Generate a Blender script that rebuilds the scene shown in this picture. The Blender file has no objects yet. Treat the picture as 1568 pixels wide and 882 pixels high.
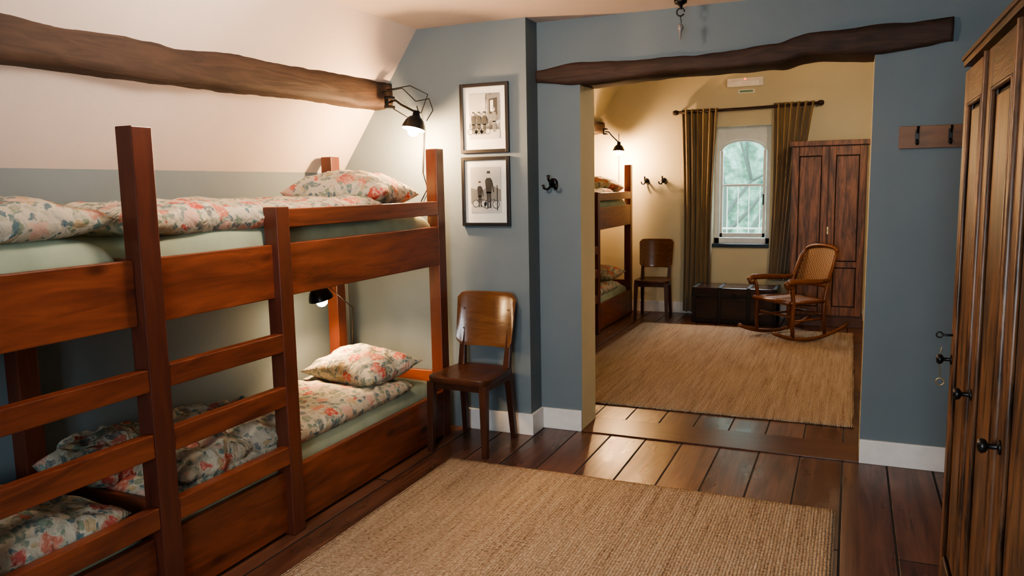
import bpy, bmesh, math, random
from mathutils import Vector, Matrix, noise
random.seed(7)
D=bpy.data
scene=bpy.context.scene
# ------------------------------------------------------------------ materials
def newmat(name):
    m=D.materials.new(name); m.use_nodes=True
    nt=m.node_tree; b=nt.nodes['Principled BSDF']
    return m,nt,b
def N(nt,t,**kw):
    n=nt.nodes.new(t)
    for k,v in kw.items():
        if k in n.inputs: n.inputs[k].default_value=v
        else: setattr(n,k,v)
    return n
def ramp(nt,stops,interp='LINEAR'):
    r=nt.nodes.new('ShaderNodeValToRGB'); e=r.color_ramp.elements; r.color_ramp.interpolation=interp
    while len(e)<len(stops): e.new(0.5)
    for i,(p,c) in enumerate(stops):
        e[i].position=p; e[i].color=(c[0],c[1],c[2],1) if len(c)==3 else c
    return r
def coords(nt,scale=(1,1,1),rot=(0,0,0)):
    tc=nt.nodes.new('ShaderNodeTexCoord'); mp=nt.nodes.new('ShaderNodeMapping')
    mp.inputs['Scale'].default_value=scale; mp.inputs['Rotation'].default_value=rot
    nt.links.new(tc.outputs['Object'],mp.inputs[0]); return mp.outputs[0]
def bump(nt,b,h,strength=.3,dist=.01):
    bp=nt.nodes.new('ShaderNodeBump'); bp.inputs['Strength'].default_value=strength; bp.inputs['Distance'].default_value=dist
    nt.links.new(h,bp.inputs['Height']); nt.links.new(bp.outputs[0],b.inputs['Normal'])
def plaster(name,col,rough=.75,var=.06):
    m,nt,b=newmat(name); v=coords(nt)
    n=N(nt,'ShaderNodeTexNoise',Scale=1.7,Detail=5.0); nt.links.new(v,n.inputs[0])
    c1=tuple(max(0,c*(1-var)) for c in col); c2=tuple(min(1,c*(1+var)) for c in col)
    r=ramp(nt,[(.3,c1),(.7,c2)]); nt.links.new(n.outputs[0],r.inputs[0]); nt.links.new(r.outputs[0],b.inputs['Base Color'])
    n2=N(nt,'ShaderNodeTexNoise',Scale=7.0,Detail=6.0); nt.links.new(v,n2.inputs[0]); bump(nt,b,n2.outputs[0],.3,.014)
    b.inputs['Roughness'].default_value=rough
    return m
def wood(name,dark,light,axis='y',rough=.4,scale=1.0,knots=False,contrast=(.3,.7),bs=.15,distort=1.5,rings=False):
    m,nt,b=newmat(name)
    s={'x':(.12,1,1),'y':(1,.12,1),'z':(1,1,.12)}[axis]
    v=coords(nt,tuple(k*scale for k in s))
    n=N(nt,'ShaderNodeTexNoise',Scale=22.0,Detail=8.0,Roughness=.6,Distortion=distort); nt.links.new(v,n.inputs[0])
    n3=N(nt,'ShaderNodeTexNoise',Scale=3.0,Detail=2.0); nt.links.new(v,n3.inputs[0])
    mx=N(nt,'ShaderNodeMath',operation='ADD'); nt.links.new(n.outputs[0],mx.inputs[0])
    if rings:
        mm=N(nt,'ShaderNodeMath',operation='MULTIPLY'); mm.inputs[1].default_value=60; nt.links.new(n3.outputs[0],mm.inputs[0])
        sn=N(nt,'ShaderNodeMath',operation='SINE'); nt.links.new(mm.outputs[0],sn.inputs[0])
        ms=N(nt,'ShaderNodeMath',operation='MULTIPLY_ADD'); ms.inputs[1].default_value=.11; ms.inputs[2].default_value=.5; nt.links.new(sn.outputs[0],ms.inputs[0]); nt.links.new(ms.outputs[0],mx.inputs[1])
    else: nt.links.new(n3.outputs[0],mx.inputs[1])
    md=N(nt,'ShaderNodeMath',operation='MULTIPLY'); md.inputs[1].default_value=.5; nt.links.new(mx.outputs[0],md.inputs[0])
    r=ramp(nt,[(contrast[0],dark),(contrast[1],light)]); nt.links.new(md.outputs[0],r.inputs[0])
    out=r.outputs[0]
    if knots:
        v2=coords(nt,{'x':(2.2,5,5),'y':(5,2.2,5),'z':(5,5,2.2)}[axis])
        vo=N(nt,'ShaderNodeTexVoronoi',Scale=1.0,Randomness=1.0); nt.links.new(v2,vo.inputs[0])
        kr=ramp(nt,[(.06,(1,1,1)),(.14,(0,0,0))]); nt.links.new(vo.outputs['Distance'],kr.inputs[0])
        mixn=N(nt,'ShaderNodeMix',data_type='RGBA'); nt.links.new(kr.outputs[0],mixn.inputs[0])
        nt.links.new(out,mixn.inputs[6]); mixn.inputs[7].default_value=(dark[0]*.5,dark[1]*.5,dark[2]*.5,1)
        out=mixn.outputs[2]
    nt.links.new(out,b.inputs['Base Color'])
    b.inputs['Roughness'].default_value=rough
    bump(nt,b,n.outputs[0],bs,.004)
    return m
def plain(name,col,rough=.5,metal=0,emit=None,es=0,var=1.0,sc=12.0):
    m,nt,b=newmat(name); b.inputs['Roughness'].default_value=rough; b.inputs['Metallic'].default_value=metal
    v=coords(nt); n=N(nt,'ShaderNodeTexNoise',Scale=sc,Detail=3.0); nt.links.new(v,n.inputs[0])
    r=ramp(nt,[(.3,tuple(c*(1-.07*var) for c in col)),(.7,tuple(min(1,c*(1+.05*var)) for c in col))]); nt.links.new(n.outputs[0],r.inputs[0]); nt.links.new(r.outputs[0],b.inputs['Base Color'])
    if emit: b.inputs['Emission Color'].default_value=(*emit,1); b.inputs['Emission Strength'].default_value=es
    return m
M={}
M['blue']=plaster('wall_blue_paint',(.140,.184,.214))
M['cream']=plaster('wall_cream_paint',(.60,.55,.385))
M['white_ceiling']=plaster('ceiling_paint',(.60,.53,.49),.8)
M['trim']=plain('trim_white',(.76,.76,.74),.4)
M['bed_y']=wood('bed_wood_y',(.085,.022,.012),(.25,.070,.030),'y',.34,knots=True,scale=.8,contrast=(.38,.64),rings=True)
M['bed_x']=wood('bed_wood_x',(.10,.026,.014),(.24,.066,.03),'x',.36)
M['bed_z']=wood('bed_wood_z',(.055,.015,.010),(.14,.038,.019),'z',.36)
M['beam']=wood('old_beam_wood',(.010,.006,.0045),(.058,.031,.021),'y',.75,bs=.9,contrast=(.36,.64))
M['beam_x']=wood('old_beam_wood_x',(.010,.006,.005),(.066,.034,.023),'x',.7,bs=.9,contrast=(.36,.64))
M['oak_z']=wood('oak_z',(.022,.010,.005),(.16,.072,.033),'z',.38,scale=1.5,contrast=(.41,.6),bs=.3,distort=2,rings=True)
M['oak_y']=wood('oak_y',(.022,.010,.005),(.14,.062,.029),'y',.38,scale=1.5,contrast=(.41,.6),bs=.3,distort=2)
M['wd2']=wood('wardrobe_brown_z',(.07,.028,.013),(.24,.10,.048),'z',.45,scale=1.5,contrast=(.40,.58),rings=True)
M['wd2d']=wood('wardrobe_brown_dark',(.05,.018,.009),(.14,.055,.025),'z',.45)
M['groove']=plain('dark_groove',(.012,.007,.005),.7)
M['ply']=wood('chair_plywood',(.10,.043,.018),(.22,.10,.042),'x',.2,scale=.7)
M['chairwood']=wood('chair_frame_wood',(.035,.013,.008),(.085,.032,.017),'z',.3)
M['rockwood']=wood('rocker_wood',(.09,.028,.012),(.2,.07,.028),'z',.3)
M['rack']=wood('rack_wood',(.13,.058,.026),(.25,.125,.06),'x',.5)
M['trunk']=wood('trunk_leather',(.02,.01,.008),(.05,.023,.017),'x',.22)
M['metal']=plain('black_metal',(.018,.017,.017),.35,.6)
M['brass']=plain('dull_brass',(.35,.25,.12),.35,1)
M['shade']=plain('lamp_shade_black',(.012,.011,.011),.3,.3)
M['shade_in']=plain('lamp_shade_inner',(.7,.66,.6),.4,.0)
M['bulb']=plain('bulb_glow',(1,.8,.5),.4,0,(1,.68,.36),150)
M['sheet']=plain('sage_sheet',(.30,.36,.27),.85,var=3,sc=5)
M['mat']=plain('picture_mat',(.78,.78,.76),.7)
M['frame']=plain('frame_black',(.012,.012,.013),.35)
M['plastic']=plain('white_plastic',(.75,.74,.7),.4)
M['grey']=plain('grey_print',(.2,.2,.2),.6); M['dgrey']=plain('dark_print',(.03,.03,.03),.6); M['lgrey']=plain('light_print',(.5,.5,.5),.6)
M['drop']=plain('smoked_crystal',(.2,.19,.19),.15)
M['sill']=plain('slate_sill',(.03,.05,.07),.2)
M['green_led']=plain('exit_green',(.15,.3,.2),.5)
M['lawn']=plain('lawn_grass',(.2,.30,.16),.9)
M['leaf']=plain('hazy_foliage',(.30,.42,.30),.9,var=4,sc=2)
M['bark']=plain('hazy_bark',(.13,.15,.13),.9)
M['soffit']=plain('slat_pine',(.3,.17,.08),.6)
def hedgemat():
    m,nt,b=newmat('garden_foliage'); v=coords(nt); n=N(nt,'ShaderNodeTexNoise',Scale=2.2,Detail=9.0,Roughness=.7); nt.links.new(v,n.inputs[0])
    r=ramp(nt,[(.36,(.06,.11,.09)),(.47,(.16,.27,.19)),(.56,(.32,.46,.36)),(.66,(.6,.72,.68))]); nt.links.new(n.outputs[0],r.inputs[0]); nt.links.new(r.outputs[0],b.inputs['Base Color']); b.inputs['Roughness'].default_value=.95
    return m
M['hedge']=hedgemat()
def floral():
    m,nt,b=newmat('floral_cotton'); L=nt.links
    v=coords(nt)
    nz=N(nt,'ShaderNodeTexNoise',Scale=26.0,Detail=3.0); L.new(v,nz.inputs[0])
    vm=N(nt,'ShaderNodeVectorMath',operation='MULTIPLY_ADD'); L.new(nz.outputs['Color'],vm.inputs[0]); vm.inputs[1].default_value=(.065,.065,.065); L.new(v,vm.inputs[2])
    def layer(prev,scale,th,cols,off,chance,amt):
        mp=N(nt,'ShaderNodeMapping'); mp.inputs['Location'].default_value=off; L.new(vm.outputs[0],mp.inputs[0])
        vo=N(nt,'ShaderNodeTexVoronoi',Scale=scale,Randomness=.95); L.new(mp.outputs[0],vo.inputs[0])
        mask=ramp(nt,[(th-.05,(1,1,1)),(th,(0,0,0))]); L.new(vo.outputs['Distance'],mask.inputs[0])
        sep=N(nt,'ShaderNodeSeparateColor'); L.new(vo.outputs['Color'],sep.inputs[0])
        lt=N(nt,'ShaderNodeMath',operation='LESS_THAN'); lt.inputs[1].default_value=chance; L.new(sep.outputs[1],lt.inputs[0])
        mu=N(nt,'ShaderNodeMath',operation='MULTIPLY'); L.new(mask.outputs[0],mu.inputs[0]); L.new(lt.outputs[0],mu.inputs[1])
        cr=ramp(nt,[(i/len(cols),c) for i,c in enumerate(cols)],'CONSTANT'); L.new(sep.outputs[0],cr.inputs[0])
        n5=N(nt,'ShaderNodeTexNoise',Scale=60.0,Detail=2.0); L.new(v,n5.inputs[0]); wr=ramp(nt,[(.45,(0,0,0)),(.66,(amt,amt,amt))]); L.new(n5.outputs[0],wr.inputs[0])
        hs=N(nt,'ShaderNodeMix',data_type='RGBA',blend_type='MIX'); L.new(wr.outputs[0],hs.inputs[0]); L.new(cr.outputs[0],hs.inputs[6]); hs.inputs[7].default_value=(.55,.42,.32,1)
        mx=N(nt,'ShaderNodeMix',data_type='RGBA'); L.new(mu.outputs[0],mx.inputs[0]); L.new(prev,mx.inputs[6]); L.new(hs.outputs[2],mx.inputs[7])
        return mx.outputs[2]
    base=N(nt,'ShaderNodeRGB'); base.outputs[0].default_value=(.46,.42,.33,1)
    o=layer(base.outputs[0],30,.47,[(.14,.21,.19),(.2,.25,.18),(.10,.16,.18),(.34,.34,.26)],(3,1,2),.88,.4)
    o=layer(o,16,.41,[(.11,.17,.17),(.17,.23,.18),(.38,.30,.17),(.13,.15,.15)],(7,3,5),.76,.4)
    o=layer(o,10.5,.44,[(.40,.065,.045),(.44,.15,.10),(.46,.23,.17),(.5,.33,.26),(.42,.10,.08)],(0,0,0),.70,.7)
    L.new(o,b.inputs['Base Color']); b.inputs['Roughness'].default_value=.85
    n2=N(nt,'ShaderNodeTexNoise',Scale=11.0,Detail=4.0,Distortion=1.2); L.new(v,n2.inputs[0]); bump(nt,b,n2.outputs[0],.7,.03)
    return m
M['floral']=floral()
def jute():
    m,nt,b=newmat('woven_jute'); L=nt.links
    v=coords(nt)
    vs=coords(nt,(40,1.6,1)); n=N(nt,'ShaderNodeTexNoise',Scale=1.0,Detail=6.0,Roughness=.7); L.new(vs,n.inputs[0])
    vb=coords(nt,(60,60,60)); n2=N(nt,'ShaderNodeTexNoise',Scale=1.2,Detail=3.0); L.new(vb,n2.inputs[0])
    ad=N(nt,'ShaderNodeMath',operation='ADD'); L.new(n.outputs[0],ad.inputs[0]); L.new(n2.outputs[0],ad.inputs[1])
    hf=N(nt,'ShaderNodeMath',operation='MULTIPLY'); hf.inputs[1].default_value=.5; L.new(ad.outputs[0],hf.inputs[0])
    r=ramp(nt,[(.36,(.25,.155,.095)),(.45,(.50,.36,.24)),(.55,(.62,.48,.34)),(.66,(.78,.66,.52))]); L.new(hf.outputs[0],r.inputs[0])
    w1=N(nt,'ShaderNodeTexWave',wave_type='BANDS',bands_direction='X',Scale=24.0,Distortion=1.6,Detail=2.0); L.new(v,w1.inputs[0])
    w2=N(nt,'ShaderNodeTexWave',wave_type='BANDS',bands_direction='Y',Scale=32.0,Distortion=3.0,Detail=2.0); L.new(v,w2.inputs[0])
    mu=N(nt,'ShaderNodeMath',operation='MULTIPLY'); L.new(w1.outputs[1],mu.inputs[0]); L.new(w2.outputs[1],mu.inputs[1])
    bump(nt,b,mu.outputs[0],1.0,.01); b.inputs['Roughness'].default_value=.95
    mixg=N(nt,'ShaderNodeMix',data_type='RGBA',blend_type='MULTIPLY'); mixg.inputs[0].default_value=.65
    gr=ramp(nt,[(.0,(.5,.45,.4)),(.45,(1,1,1))]); L.new(mu.outputs[0],gr.inputs[0]); L.new(r.outputs[0],mixg.inputs[6]); L.new(gr.outputs[0],mixg.inputs[7]); L.new(mixg.outputs[2],b.inputs['Base Color'])
    return m
M['jute']=jute()
def floormat():
    m,nt,b=newmat('floor_planks'); L=nt.links
    v=coords(nt,(1,1,1),(0,0,math.radians(90)))
    br=N(nt,'ShaderNodeTexBrick'); br.offset=.37
    br.inputs['Color1'].default_value=(.0,.0,.0,1); br.inputs['Color2'].default_value=(1,1,1,1); br.inputs['Mortar'].default_value=(.5,.5,.5,1)
    br.inputs['Scale'].default_value=1; br.inputs['Mortar Size'].default_value=.006; br.inputs['Mortar Smooth'].default_value=.4
    br.inputs['Brick Width'].default_value=3.3; br.inputs['Row Height'].default_value=.215; L.new(v,br.inputs[0])
    vw=coords(nt,(14,.9,1)); n=N(nt,'ShaderNodeTexNoise',Scale=1.5,Detail=8.0,Roughness=.65,Distortion=.8); L.new(vw,n.inputs[0])
    sep=N(nt,'ShaderNodeSeparateColor'); L.new(br.outputs[0],sep.inputs[0])
    ma=N(nt,'ShaderNodeMath',operation='MULTIPLY_ADD'); ma.inputs[1].default_value=.18; L.new(sep.outputs[0],ma.inputs[0]); L.new(n.outputs[0],ma.inputs[2])
    r=ramp(nt,[(.3,(.032,.014,.009)),(.55,(.088,.038,.023)),(.85,(.19,.09,.055))]); L.new(ma.outputs[0],r.inputs[0])
    mx=N(nt,'ShaderNodeMix',data_type='RGBA'); L.new(br.outputs['Fac'],mx.inputs[0]); L.new(r.outputs[0],mx.inputs[6]); mx.inputs[7].default_value=(.004,.002,.002,1)
    L.new(mx.outputs[2],b.inputs['Base Color'])
    vr=coords(nt,(3,1,1)); nr=N(nt,'ShaderNodeTexNoise',Scale=2.0,Detail=5.0); L.new(vr,nr.inputs[0]); rr=ramp(nt,[(.3,(.19,.19,.19)),(.7,(.36,.36,.36))]); L.new(nr.outputs[0],rr.inputs[0])
    ra=N(nt,'ShaderNodeMath',operation='MULTIPLY_ADD'); ra.inputs[1].default_value=.08; L.new(sep.outputs[0],ra.inputs[0]); L.new(rr.outputs[0],ra.inputs[2])
    rb=N(nt,'ShaderNodeMath',operation='MULTIPLY_ADD'); rb.inputs[1].default_value=.5; L.new(br.outputs['Fac'],rb.inputs[0]); L.new(ra.outputs[0],rb.inputs[2]); L.new(rb.outputs[0],b.inputs['Roughness'])
    b.inputs['Specular IOR Level'].default_value=.6
    sx=N(nt,'ShaderNodeSeparateXYZ'); tc=coords(nt); L.new(tc,sx.inputs[0])
    dv=N(nt,'ShaderNodeMath',operation='MULTIPLY'); dv.inputs[1].default_value=1/.215; L.new(sx.outputs[0],dv.inputs[0])
    fr=N(nt,'ShaderNodeMath',operation='FRACT'); L.new(dv.outputs[0],fr.inputs[0])
    sm=N(nt,'ShaderNodeMath',operation='SUBTRACT'); L.new(sep.outputs[0],sm.inputs[0]); sm.inputs[1].default_value=.5
    fp=N(nt,'ShaderNodeMath',operation='MULTIPLY'); L.new(fr.outputs[0],fp.inputs[0]); L.new(sm.outputs[0],fp.inputs[1])
    sb=N(nt,'ShaderNodeMath',operation='MULTIPLY_ADD'); sb.inputs[1].default_value=-1.2; L.new(br.outputs['Fac'],sb.inputs[0]); L.new(nr.outputs[0],sb.inputs[2])
    ss=N(nt,'ShaderNodeMath',operation='ADD'); L.new(sb.outputs[0],ss.inputs[0]); L.new(fp.outputs[0],ss.inputs[1])
    bump(nt,b,ss.outputs[0],.45,.006)
    return m
M['floor']=floormat()
def curtainmat():
    m,nt,b=newmat('olive_velvet'); v=coords(nt,(3,3,.4)); n=N(nt,'ShaderNodeTexNoise',Scale=6.0,Detail=4.0); nt.links.new(v,n.inputs[0])
    r=ramp(nt,[(.3,(.13,.085,.032)),(.7,(.24,.165,.068))]); nt.links.new(n.outputs[0],r.inputs[0]); nt.links.new(r.outputs[0],b.inputs['Base Color']); b.inputs['Roughness'].default_value=.7
    b.inputs['Sheen Weight'].default_value=.4
    return m
M['curtain']=curtainmat()
def canemat():
    m,nt,b=newmat('woven_cane'); v=coords(nt,(1,1,1)); ck=N(nt,'ShaderNodeTexChecker',Scale=70.0); nt.links.new(v,ck.inputs[0])
    ck.inputs[1].default_value=(.33,.18,.095,1); ck.inputs[2].default_value=(.10,.045,.022,1); nt.links.new(ck.outputs[0],b.inputs['Base Color']); b.inputs['Roughness'].default_value=.5
    return m
M['cane']=canemat()
def printmat(name,sc):
    m,nt,b=newmat(name); v=coords(nt,(1,1,1)); n=N(nt,'ShaderNodeTexNoise',Scale=sc,Detail=8.0,Roughness=.65,Distortion=.4); nt.links.new(v,n.inputs[0])
    r=ramp(nt,[(.38,(.06,.06,.06)),(.5,(.25,.25,.25)),(.58,(.6,.6,.6))]); nt.links.new(n.outputs[0],r.inputs[0]); nt.links.new(r.outputs[0],b.inputs['Base Color']); b.inputs['Roughness'].default_value=.3
    return m
M['print1']=printmat('old_photo_a',16); M['print2']=printmat('old_photo_b',9)
def glassmat():
    m,nt,b=newmat('window_glass'); nt.nodes.remove(b); o=nt.nodes['Material Output']
    t=N(nt,'ShaderNodeBsdfTransparent'); t.inputs[0].default_value=(.95,.98,.98,1); g=N(nt,'ShaderNodeBsdfGlossy'); g.inputs['Roughness'].default_value=.03
    mx=N(nt,'ShaderNodeMixShader'); mx.inputs[0].default_value=.04; nt.links.new(t.outputs[0],mx.inputs[1]); nt.links.new(g.outputs[0],mx.inputs[2]); nt.links.new(mx.outputs[0],o.inputs[0])
    return m
M['glass']=glassmat()
# ------------------------------------------------------------------ builder
class B:
    def __init__(s): s.bm=bmesh.new(); s.mats=[]
    def mi(s,m):
        if m not in s.mats: s.mats.append(m)
        return s.mats.index(m)
    def poly(s,verts,faces,mat,smooth=False,M4=None):
        vs=[s.bm.verts.new((M4@Vector(v)) if M4 else v) for v in verts]; i=s.mi(mat); fs=[]
        for f in faces:
            try: q=s.bm.faces.new([vs[k] for k in f])
            except ValueError: continue
            q.material_index=i; q.smooth=smooth; fs.append(q)
        return fs
    def box(s,x0,x1,y0,y1,z0,z1,mat,M4=None,fm=None):
        v=[(x0,y0,z0),(x1,y0,z0),(x1,y1,z0),(x0,y1,z0),(x0,y0,z1),(x1,y0,z1),(x1,y1,z1),(x0,y1,z1)]
        f=[(0,3,2,1),(4,5,6,7),(0,1,5,4),(1,2,6,5),(2,3,7,6),(3,0,4,7)]
        fs=s.poly(v,f,mat,False,M4)
        if fm:
            for k,mt in fm.items(): fs[{'-z':0,'+z':1,'-y':2,'+x':3,'+y':4,'-x':5}[k]].material_index=s.mi(mt)
    def tube(s,pts,r,mat,seg=10,flat=1.0,M4=None,caps=True):
        pts=[Vector(p) for p in pts]; n=len(pts); rs=r if isinstance(r,(list,tuple)) else [r]*n
        verts=[];faces=[];up=None
        for i,p in enumerate(pts):
            t=(pts[min(i+1,n-1)]-pts[max(i-1,0)]).normalized()
            if up is None:
                up=Vector((0,0,1)) if abs(t.z)<.9 else Vector((1,0,0))
            a=t.cross(up).normalized(); up=a.cross(t).normalized()
            for k in range(seg):
                th=2*math.pi*k/seg; verts.append(tuple(p+a*math.cos(th)*rs[i]*flat+up*math.sin(th)*rs[i]))
        for i in range(n-1):
            for k in range(seg):
                k2=(k+1)%seg; faces.append((i*seg+k,i*seg+k2,(i+1)*seg+k2,(i+1)*seg+k))
        if caps: faces.append(tuple(range(seg))[::-1]); faces.append(tuple((n-1)*seg+k for k in range(seg)))
        s.poly(verts,faces,mat,True,M4)
    def lathe(s,prof,mat,seg=24,M4=None):
        verts=[];faces=[];n=len(prof)
        for (r,z) in prof:
            for k in range(seg):
                th=2*math.pi*k/seg; verts.append((r*math.cos(th),r*math.sin(th),z))
        for i in range(n-1):
            for k in range(seg):
                k2=(k+1)%seg; faces.append((i*seg+k,i*seg+k2,(i+1)*seg+k2,(i+1)*seg+k))
        s.poly(verts,faces,mat,True,M4)
    def puff(s,c,size,mat,e=6,nz=.01,seed=0,nsc=4,nx=34,ny=50,M4=None,pinch=0):
        verts=[];faces=[]
        for side in (1,-1):
            for i in range(nx+1):
                for j in range(ny+1):
                    u=-1+2*i/nx; v=-1+2*j/ny
                    u=math.copysign(abs(u)**.6,u); v=math.copysign(abs(v)**.6,v)
                    h=max(0,(1-abs(u)**e))*max(0,(1-abs(v)**e)); h=h**.5
                    px=1-pinch*(1-abs(v)**2)*abs(u)**2; py=1-pinch*(1-abs(u)**2)*abs(v)**2
                    x=u*size[0]/2*px; y=v*size[1]/2*py
                    q=Vector((x*nsc,y*nsc,seed*7.3))
                    w=noise.noise(q)+.5*noise.noise(q*2.3)+.3*noise.noise(q*5)
                    w+=.9*(.5-abs(noise.noise(q*1.6+Vector((3,1,0)))))
                    w*=nz*h
                    z=(size[2]/2*h+w) if side==1 else (-size[2]/2*h)
                    ex=noise.noise(Vector((u*2,v*3,seed+9)))*nz*.8
                    verts.append((c[0]+x+ex,c[1]+y+ex,c[2]+z))
            o=0 if side==1 else (nx+1)*(ny+1)
            for i in range(nx):
                for j in range(ny):
                    a=o+i*(ny+1)+j; f=(a,a+ny+1,a+ny+2,a+1); faces.append(f if side==1 else f[::-1])
        s.poly(verts,faces,mat,True,M4)
    def done(s,name,bevel=0,loc=(0,0,0),rot=0,parent=None,merge=True):
        if merge: bmesh.ops.remove_doubles(s.bm,verts=s.bm.verts,dist=1e-5)
        me=D.meshes.new(name); s.bm.to_mesh(me); s.bm.free()
        for m in s.mats: me.materials.append(M[m] if isinstance(m,str) else m)
        o=D.objects.new(name,me); scene.collection.objects.link(o); o.location=loc; o.rotation_euler=(0,0,rot)
        if bevel:
            md=o.modifiers.new('bevel','BEVEL'); md.width=bevel; md.segments=2; md.limit_method='ANGLE'; md.angle_limit=math.radians(50)
        if parent: o.parent=parent
        return o
def arc(cx,cy,cz,r,a0,a1,n,plane='xz'):
    out=[]
    for i in range(n+1):
        a=math.radians(a0+(a1-a0)*i/n); c,s_=math.cos(a)*r,math.sin(a)*r
        out.append({'xz':(cx+c,cy,cz+s_),'yz':(cx,cy+c,cz+s_),'xy':(cx+c,cy+s_,cz)}[plane])
    return out
# ------------------------------------------------------------------ constants
yA=4.263; yB=4.437; yB2=4.71; yF=9.10; ZC=2.459; Z2=2.95; XK=-3.043; XS=-2.46; XR=.95; X2K=-3.2; X2R=1.1; YS=-1.7
b=B(); b.box(-3.5,1.3,YS-.2,yF+.3,-.12,0,'floor'); b.done('floor')
b=B(); b.box(-3.2,XK,YS,yA,0,1.64,'blue'); b.done('wall_west')
b=B(); b.box(XR,XR+.12,YS,yB,0,ZC+.1,'blue'); b.done('wall_east')
b=B()
b.box(-3.3,-.9,YS-.15,YS,0,2.6,'blue'); b.box(.3,XR+.1,YS-.15,YS,0,2.6,'blue'); b.box(-.9,.3,YS-.15,YS,0,.8,'blue'); b.box(-.9,.3,YS-.15,YS,2.2,2.6,'blue')
b.done('wall_south')
b=B(); b.box(-3.3,-1.746,yA,yB,0,ZC+.05,'blue'); b.done('wall_chimney_breast')
b=B()
fm={'-y':'blue'}
def wallbox(x0,x1,z0,z1):
    b.box(x0,x1,yB,yB2,z0,z1,'cream',fm=fm)
wallbox(-3.4,-1.479,0,Z2); wallbox(.08,1.25,0,Z2); wallbox(-1.479,.08,2.16,Z2)
b.done('wall_north',merge=False)
def slope(b,xk,zk,xs,zs,y0,y1,mat,t=.1):
    v=[(xk,y0,zk),(xs,y0,zs),(xs-t,y0,zs+t*.4),(xk-t,y0,zk+t*.4),(xk,y1,zk),(xs,y1,zs),(xs-t,y1,zs+t*.4),(xk-t,y1,zk+t*.4)]
    b.poly(v,[(0,1,2,3),(7,6,5,4),(0,4,5,1),(1,5,6,2),(2,6,7,3),(3,7,4,0)],mat)
b=B(); slope(b,XK,1.61,XS,ZC,YS,yA,'white_ceiling'); b.done('ceiling_slope')
b=B(); b.box(XS-.02,XR+.1,YS-.1,yB,ZC,ZC+.1,'white_ceiling'); b.done('ceiling')
b=B(); b.box(X2K-.15,X2K,yB2,yF,0,1.64,'cream'); b.done('wall_west_rear')
b=B(); b.box(X2R,X2R+.12,yB2,yF,0,Z2,'cream'); b.done('wall_east_rear')
b=B(); wx0,wx1,wz0,wz1=-1.457,-.835,.805,2.13
b.box(-3.4,wx0,yF,yF+.28,0,Z2,'cream'); b.box(wx1,1.25,yF,yF+.28,0,Z2,'cream'); b.box(wx0,wx1,yF,yF+.28,0,wz0,'cream'); b.box(wx0,wx1,yF,yF+.28,wz1,Z2,'cream')
b.done('wall_north_rear',merge=False)
b=B(); slope(b,X2K,1.61,-2.35,Z2,yB2,yF,'cream'); b.done('ceiling_slope_rear')
b=B(); b.box(-2.4,X2R+.1,yB2,yF+.1,Z2,Z2+.1,'white_ceiling'); b.done('ceiling_rear')
b=B(); b.box(-2.2,-1.746+.018,yA-.018,yA,0,.13,'trim'); b.box(-1.746,-1.728,yA,yB-.001,0,.13,'trim'); b.box(-1.728,-1.479,yB-.018,yB,0,.13,'trim'); b.done('baseboard_north',.003)
b=B(); b.box(.08,XR,yB-.018,yB,0,.13,'trim'); b.done('baseboard_north_right',.003)
b=B(); b.box(-3.1,.9,yF-.018,yF,0,.13,'trim'); b.done('baseboard_rear',.003)
b=B(); b.box(-1.479,.08,yB-.02,yB2+.02,0,.008,'bed_x'); o=b.done('trim_threshold',.002); o.data.materials[0]=wood('threshold_wood',(.045,.018,.011),(.14,.06,.034),'x',.3)
# ------------------------------------------------------------------ beams
def beam(name,pts,mat,amp=.012,axis='y',w=.22):
    b=B(); verts=[];faces=[];n=0
    K=20
    ring=[]
    for j in range(5): ring.append((j/5,0))
    for j in range(5): ring.append((1,j/5))
    for j in range(5): ring.append((1-j/5,1))
    for j in range(5): ring.append((0,1-j/5))
    S=140; t0=pts[0][0]; t1=pts[-1][0]
    for i in range(S+1):
        t=t0+(t1-t0)*i/S
        for a,c in zip(pts,pts[1:]):
            if a[0]<=t<=c[0]+1e-6: f=(t-a[0])/(c[0]-a[0]); f=f*f*(3-2*f); q=[a[k]+(c[k]-a[k])*f for k in range(5)]; break
        for (u,v) in ring:
            a_=q[1]+(q[2]-q[1])*u; z_=q[3]+(q[4]-q[3])*v
            cu=abs(u-.5)*2; cv=abs(v-.5)*2; rr=.009*(cu*cv)
            a_-=math.copysign(rr,u-.5); z_-=math.copysign(rr,v-.5)
            nn=noise.noise_vector(Vector((t*3.1,a_*6,z_*6)))*amp+noise.noise_vector(Vector((t*11,a_*17,z_*17)))*amp*.5
            if axis=='y': verts.append((a_+nn.x,t,z_+nn.z))
            else: verts.append((t,a_+nn.y,z_+nn.z))
    for i in range(S):
        for k in range(K):
            k2=(k+1)%K; faces.append((i*K+k,i*K+k2,(i+1)*K+k2,(i+1)*K+k))
    faces.append(tuple(range(K))); faces.append(tuple(S*K+k for k in range(K))[::-1])
    b.poly(verts,faces,mat,True); 
    bmesh.ops.recalc_face_normals(b.bm,faces=b.bm.faces)
    return b.done(name,merge=False)
beam('wooden_ceiling_beam',[(YS,-2.92,-2.70,1.97,2.17),(2,-2.92,-2.69,1.965,2.17),(4.0,-2.9,-2.66,1.99,2.16),(4.26,-2.9,-2.64,1.99,2.15)],'beam')
beam('wooden_ceiling_beam',[(yB2,-2.98,-2.72,2.08,2.22),(yF,-2.98,-2.72,2.10,2.24)],'beam')
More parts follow.
